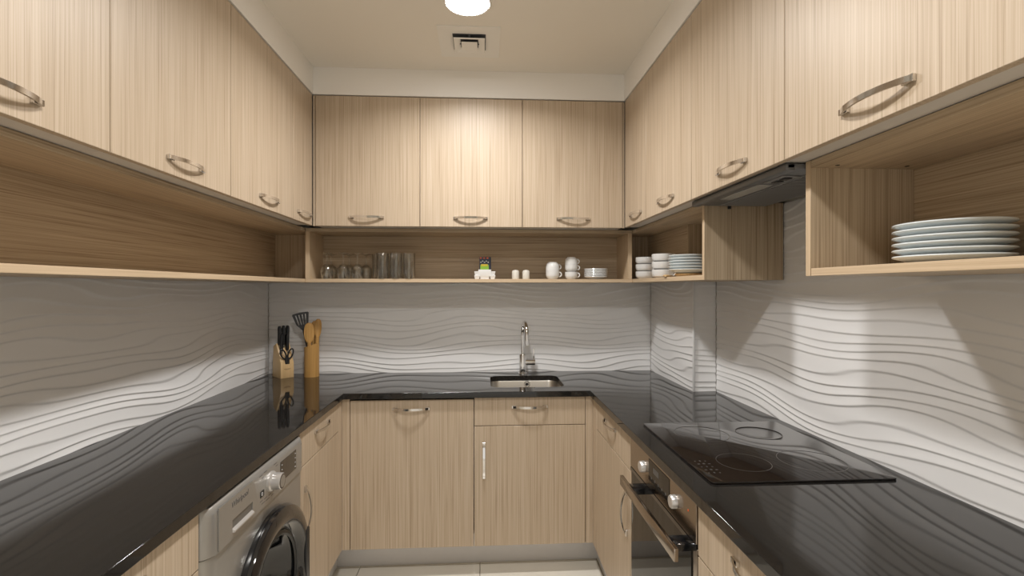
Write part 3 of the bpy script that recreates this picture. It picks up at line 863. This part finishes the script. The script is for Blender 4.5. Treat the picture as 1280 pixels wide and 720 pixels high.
cup(cA, (0.381, 2.70, SH+0.0475), 0.15, 'upturned top cup of the two cup stack', True, 0.047, gr)
cB = cup_parts(0.0355, 0.0405, 0.0115, 0.023)
cup(cB, (0.486, 2.70, SH), -0.15, 'bottom cup of the three cup stack on the back shelf', group=gr)
cup(cB, (0.486, 2.70, SH+0.041), -0.1, 'middle cup of the three cup stack on the back shelf', group=gr)
cup(cB, (0.486, 2.70, SH+0.082), 0.12, 'upturned top cup of the three cup stack', True, 0.0405, gr)
# plates and saucers
def plate_mesh(r, h, mat, th=0.004):
    return MB().lathe([(0, 0.0), (r*0.56, 0.0), (r*0.60, 0.003), (r*0.97, h-0.002), (r, h), (r*0.985, h+th*0.6), (r*0.95, h+th*0.55), (r*0.64, th+0.002), (r*0.55, th), (0, th)], 56).mesh('plate', mat)
sm = plate_mesh(0.066, 0.014, 'ceramic', 0.004)
words = ['lowest', 'second lowest', 'third from the bottom', 'third from the top', 'second from the top', 'topmost']
for i in range(6):
    tag(place('saucer', sm, None, (0.626, 2.705, SH+0.0084*i)), f'{words[i]} white saucer in the stack beside the three cup stack', 'saucer', 'stack of white saucers')

# ------------------------------------------------------------------ right corner shelf
gs = 'white soup cups in the right corner shelf'
lw = ['bottom', 'middle', 'top']
cC = cup_parts(0.050, 0.041, 0.0125, 0.026)
cD = cup_parts(0.056, 0.041, 0.0135, 0.026)
for i in range(3):
    cup(cC, (0.878, 2.62, SH+0.0385*i), -0.9, f'{lw[i]} white cup of the rear stack in the corner shelf', group=gs, name='soup_cup')
for i in range(3):
    cup(cD, (0.885, 2.365, SH+0.0385*i), -0.95, f'{lw[i]} white cup of the front stack beside the side plates', group=gs, name='soup_cup')
pm = plate_mesh(0.088, 0.017, 'plate_blue', 0.004)
for i in range(6):
    tag(place('side_plate', pm, None, (0.915, 2.135, SH+0.0155+0.0125*i)), f'{words[i]} white side plate in the corner shelf stack', 'plate', 'stack of white side plates')
bowlm = MB().lathe([(0, 0), (0.05, 0), (0.054, 0.003), (0.060, 0.0152), (0.057, 0.0152), (0.048, 0.006), (0, 0.005)], 40).mesh('stand_dish', 'pine')
lsp = thing('wooden_spoon', 'small pale wooden spoon lying by the side plates in the corner shelf', 'spoon', (0.835, 2.175, SH+0.006), (math.radians(90), 0, math.radians(-35)))
part('stem', MB().tube([(0, 0, -0.10), (0, 0, 0.0)], [0.004, 0.005], 8), 'pine', lsp, local=True)
part('bowl', MB().loops([[(w_*math.cos(a), 0.005*math.sin(a), z_) for a in [2*math.pi*i/14 for i in range(14)]] for w_, z_ in ((0.005, -0.004), (0.012, 0.008), (0.016, 0.022), (0.013, 0.038), (0.005, 0.046))], True, True), 'pine', lsp, local=True)
tag(place('dish', bowlm, None, (0.915, 2.135, SH)), 'shallow pale wooden dish under the side plates', 'dish')

# near plates
pm2 = plate_mesh(0.100, 0.016, 'plate_blue', 0.0045)
for i in range(6):
    tag(place('dinner_plate', pm2, None, (0.975, 0.965, SH+0.0135*i)), f'{words[i]} large white dinner plate in the stack on the right shelf', 'plate', 'stack of dinner plates')

# ------------------------------------------------------------------ utensils in the left corner
UX, UY = -0.974, 2.825
prof = []
NSEG = 28
def slant_cyl(ro, ri, z0, zl, zr):
    ang = [2*math.pi*i/NSEG for i in range(NSEG)]
    def top(r): return [(r*math.cos(a), r*math.sin(a), (zl+zr)/2 + (zr-zl)/2*math.cos(a)) for a in ang]
    def lo(r, z): return [(r*math.cos(a), r*math.sin(a), z) for a in ang]
    return MB().loops([lo(ro, z0), top(ro), top(ri), lo(ri, z0+0.008)], True, True)
o = solo('utensil_holder', slant_cyl(0.040, 0.034, 0.0, 0.164, 0.190), 'bamboo', 'round bamboo utensil holder beside the knife block', 'holder', (UX, UY, CT))
def frame_to(p0, p1, face):
    """matrix with local z from p0 to p1 and local -y roughly towards face"""
    z = (Vector(p1)-Vector(p0)).normalized()
    y = -(Vector(face) - z*Vector(face).dot(z)).normalized()
    x = y.cross(z)
    M = Matrix((x, y, z)).transposed().to_4x4(); M.translation = Vector(p0)
    return M
toward = (0.33, -0.94, 0)
def wooden_spoon(p0, p1, label, w=0.024, hl=0.085, mat='bamboo', name='wooden_spoon'):
    M = frame_to(p0, p1, toward)
    L = (Vector(p1)-Vector(p0)).length
    t = thing(name, label, 'spoon', p0, M.to_euler(), 'wooden utensils in the bamboo holder')
    part('stem', MB().tube([(0, 0, 0), (0, 0, (L-hl)*0.6), (0, 0, L-hl+0.012)], [0.007, 0.009, 0.011], 10), mat, t, local=True)
    lo = []
    for k in range(13):
        f = k/12; zz = L-hl + hl*f
        ww = w*math.sqrt(max(0.02, 1-(2*f-1.08)**2/1.17)) if f < 1 else w*0.25
        ww = max(ww, 0.006)
        dd = 0.006 if 0 < k < 12 else 0.003
        lo.append([(ww*math.cos(a), dd*math.sin(a) + (0.003*math.sin(math.pi*f) if math.sin(a) < 0 else 0), zz) for a in [2*math.pi*i/16 for i in range(16)]])
    part('bowl', MB().loops(lo, True, True), mat, t, local=True)
zb = CT+0.010
wooden_spoon((UX-0.008, UY-0.014, zb), (UX-0.007, UY-0.022, CT+0.305), 'rounded wooden spoon at the front of the bamboo holder', 0.027, 0.120)
wooden_spoon((UX-0.004, UY+0.014, zb), (UX+0.010, UY+0.020, CT+0.312), 'wooden spatula in the middle of the bamboo holder', 0.021, 0.115)
wooden_spoon((UX+0.020, UY+0.000, zb), (UX+0.036, UY+0.000, CT+0.325), 'wooden spoon leaning right in the bamboo holder', 0.020, 0.110)
# slotted spatula
p0, p1 = (UX+0.008, UY+0.002, zb), (UX-0.068, UY+0.008, CT+0.360)
M = frame_to(p0, p1, toward)
L = (Vector(p1)-Vector(p0)).length
t = thing('slotted_spatula', 'black slotted spatula leaning left in the bamboo holder', 'spatula', p0, M.to_euler())
part('stem', MB().tube([(0, 0, 0), (0, 0, 0.12), (0, 0, L-0.092)], [0.006, 0.007, 0.0075], 10), 'black_plastic', t, local=True)
m = MB()
b0, b1 = L-0.075, L
def bw(z): return 0.030 + 0.016*(z-b0)/(b1-b0)
m.loops([[(-0.010, y, L-0.098), (0.010, y, L-0.098), (bw(b0), y, b0+0.006), (-bw(b0), y, b0+0.006)] for y in (-0.0015, 0.0015)], True, True)
nb = 5
for k in range(nb):
    f0, f1 = -1 + 2*(k)/nb + (0.0 if k == 0 else 0.07), -1 + 2*(k+1)/nb - (0.0 if k == nb-1 else 0.07)
    za, zc = b0+0.006, b1-0.012
    m.loops([[(f0*bw(za), y, za), (f1*bw(za), y, za), (f1*bw(zc), y, zc), (f0*bw(zc), y, zc)] for y in (-0.0015, 0.0015)], True, True)
m.loops([[(-bw(b1), y, b1-0.012), (bw(b1), y, b1-0.012), (bw(b1)*0.9, y, b1-0.003), (0, y, b1+0.001), (-bw(b1)*0.9, y, b1-0.003)] for y in (-0.0015, 0.0015)], True, True)
part('blade', m, 'black_plastic', t, local=True)

# knife block: local +x is its front
KA = math.radians(-46)
KB = (-1.118, 2.806, CT)
t = thing('knife_block', 'pale wooden knife block in the left back corner', 'knife block', KB, (0, 0, KA))
bp = [(-0.075, 0), (0.040, 0), (0.040, 0.082), (-0.020, 0.190), (-0.062, 0.172)]
MK = Matrix(((1, 0, 0, 0), (0, 0, 1, 0), (0, 1, 0, 0), (0, 0, 0, 1)))
part('block', MB().prism(bp, -0.036, 0.036, MK, bev=0.0015), 'pine', t, local=True)
part('maker_mark', MB().box(0.0401, 0.0404, -0.018, 0.018, 0.050, 0.052).box(0.0401, 0.0404, -0.012, 0.012, 0.046, 0.0475), 'brown_print', t, local=True)
RK = Matrix.Translation(KB) @ Matrix.Rotation(KA, 4, 'Z')
slope = Vector((-0.060, 0, 0.108)).normalized()       # up along the slanted face
nrm = Vector((0.108, 0, 0.060)).normalized()          # out of the slanted face
def on_slope(f, y): return Vector((0.040, y, 0.082)) + (Vector((-0.020, y, 0.190)) - Vector((0.040, y, 0.082)))*f
kdir = (slope*0.86 + nrm*0.50).normalized()
spots = [(0.88, -0.022, 0.110, 'rear left black handled knife in the wooden block'), (0.88, 0.000, 0.112, 'rear middle black handled knife in the wooden block'),
         (0.88, 0.022, 0.112, 'rear right black handled knife in the wooden block'), (0.60, -0.018, 0.098, 'front left black handled knife in the wooden block'),
         (0.60, 0.014, 0.100, 'front right black handled knife in the wooden block')]
for f, y, L, lab in spots:
    p = on_slope(f, y)
    z = kdir; x = Vector((0, 1, 0)); yv = z.cross(x)
    Mk = Matrix((x, yv, z)).transposed().to_4x4(); Mk.translation = p
    W = RK @ Mk
    k_ = thing('kitchen_knife', lab, 'knife', W.translation, W.to_euler(), 'knives in the block')
    part('bolster', MB().box(-0.004, 0.004, -0.009, 0.009, -0.012, 0.006, 0.001, 1), 'steel', k_, local=True)
    lo = []
    for s_, wx, wy in ((0.004, 0.008, 0.0115), (0.02, 0.0092, 0.0130), (L*0.5, 0.0092, 0.0120), (L*0.85, 0.0095, 0.0140), (L*0.97, 0.0075, 0.0120), (L, 0.003, 0.007)):
        lo.append([(wx*math.cos(a), wy*math.sin(a), s_) for a in [2*math.pi*i/12 for i in range(12)]])
    part('grip', MB().loops(lo, True, True), 'black_plastic', k_, local=True)
# scissors, finger loops upwards in the front slot
p = on_slope(0.05, 0.0)
z = (slope*0.9 + nrm*0.43).normalized(); x = Vector((0, 1, 0)); yv = z.cross(x)
Mk = Matrix((x, yv, z)).transposed().to_4x4(); Mk.translation = p
W = RK @ Mk
k_ = thing('kitchen_scissors', 'black handled scissors standing in the front of the knife block', 'scissors', W.translation, W.to_euler())
part('pivot', MB().box(-0.012, 0.012, -0.005, 0.005, -0.010, 0.026, 0.002, 1), 'black_plastic', k_, local=True)
for s in (-1, 1):
    ring = []
    for i in range(21):
        a = 2*math.pi*i/20
        ex, ez = 0.0125*math.cos(a), 0.028*math.sin(a)
        tl = s*0.38
        ring.append((s*0.020 + ex*math.cos(tl)+ez*math.sin(tl), 0, 0.046 - ex*math.sin(tl)+ez*math.cos(tl)))
    part('finger_loop', MB().tube(ring, 0.0042, 8), 'black_plastic', k_, local=True)
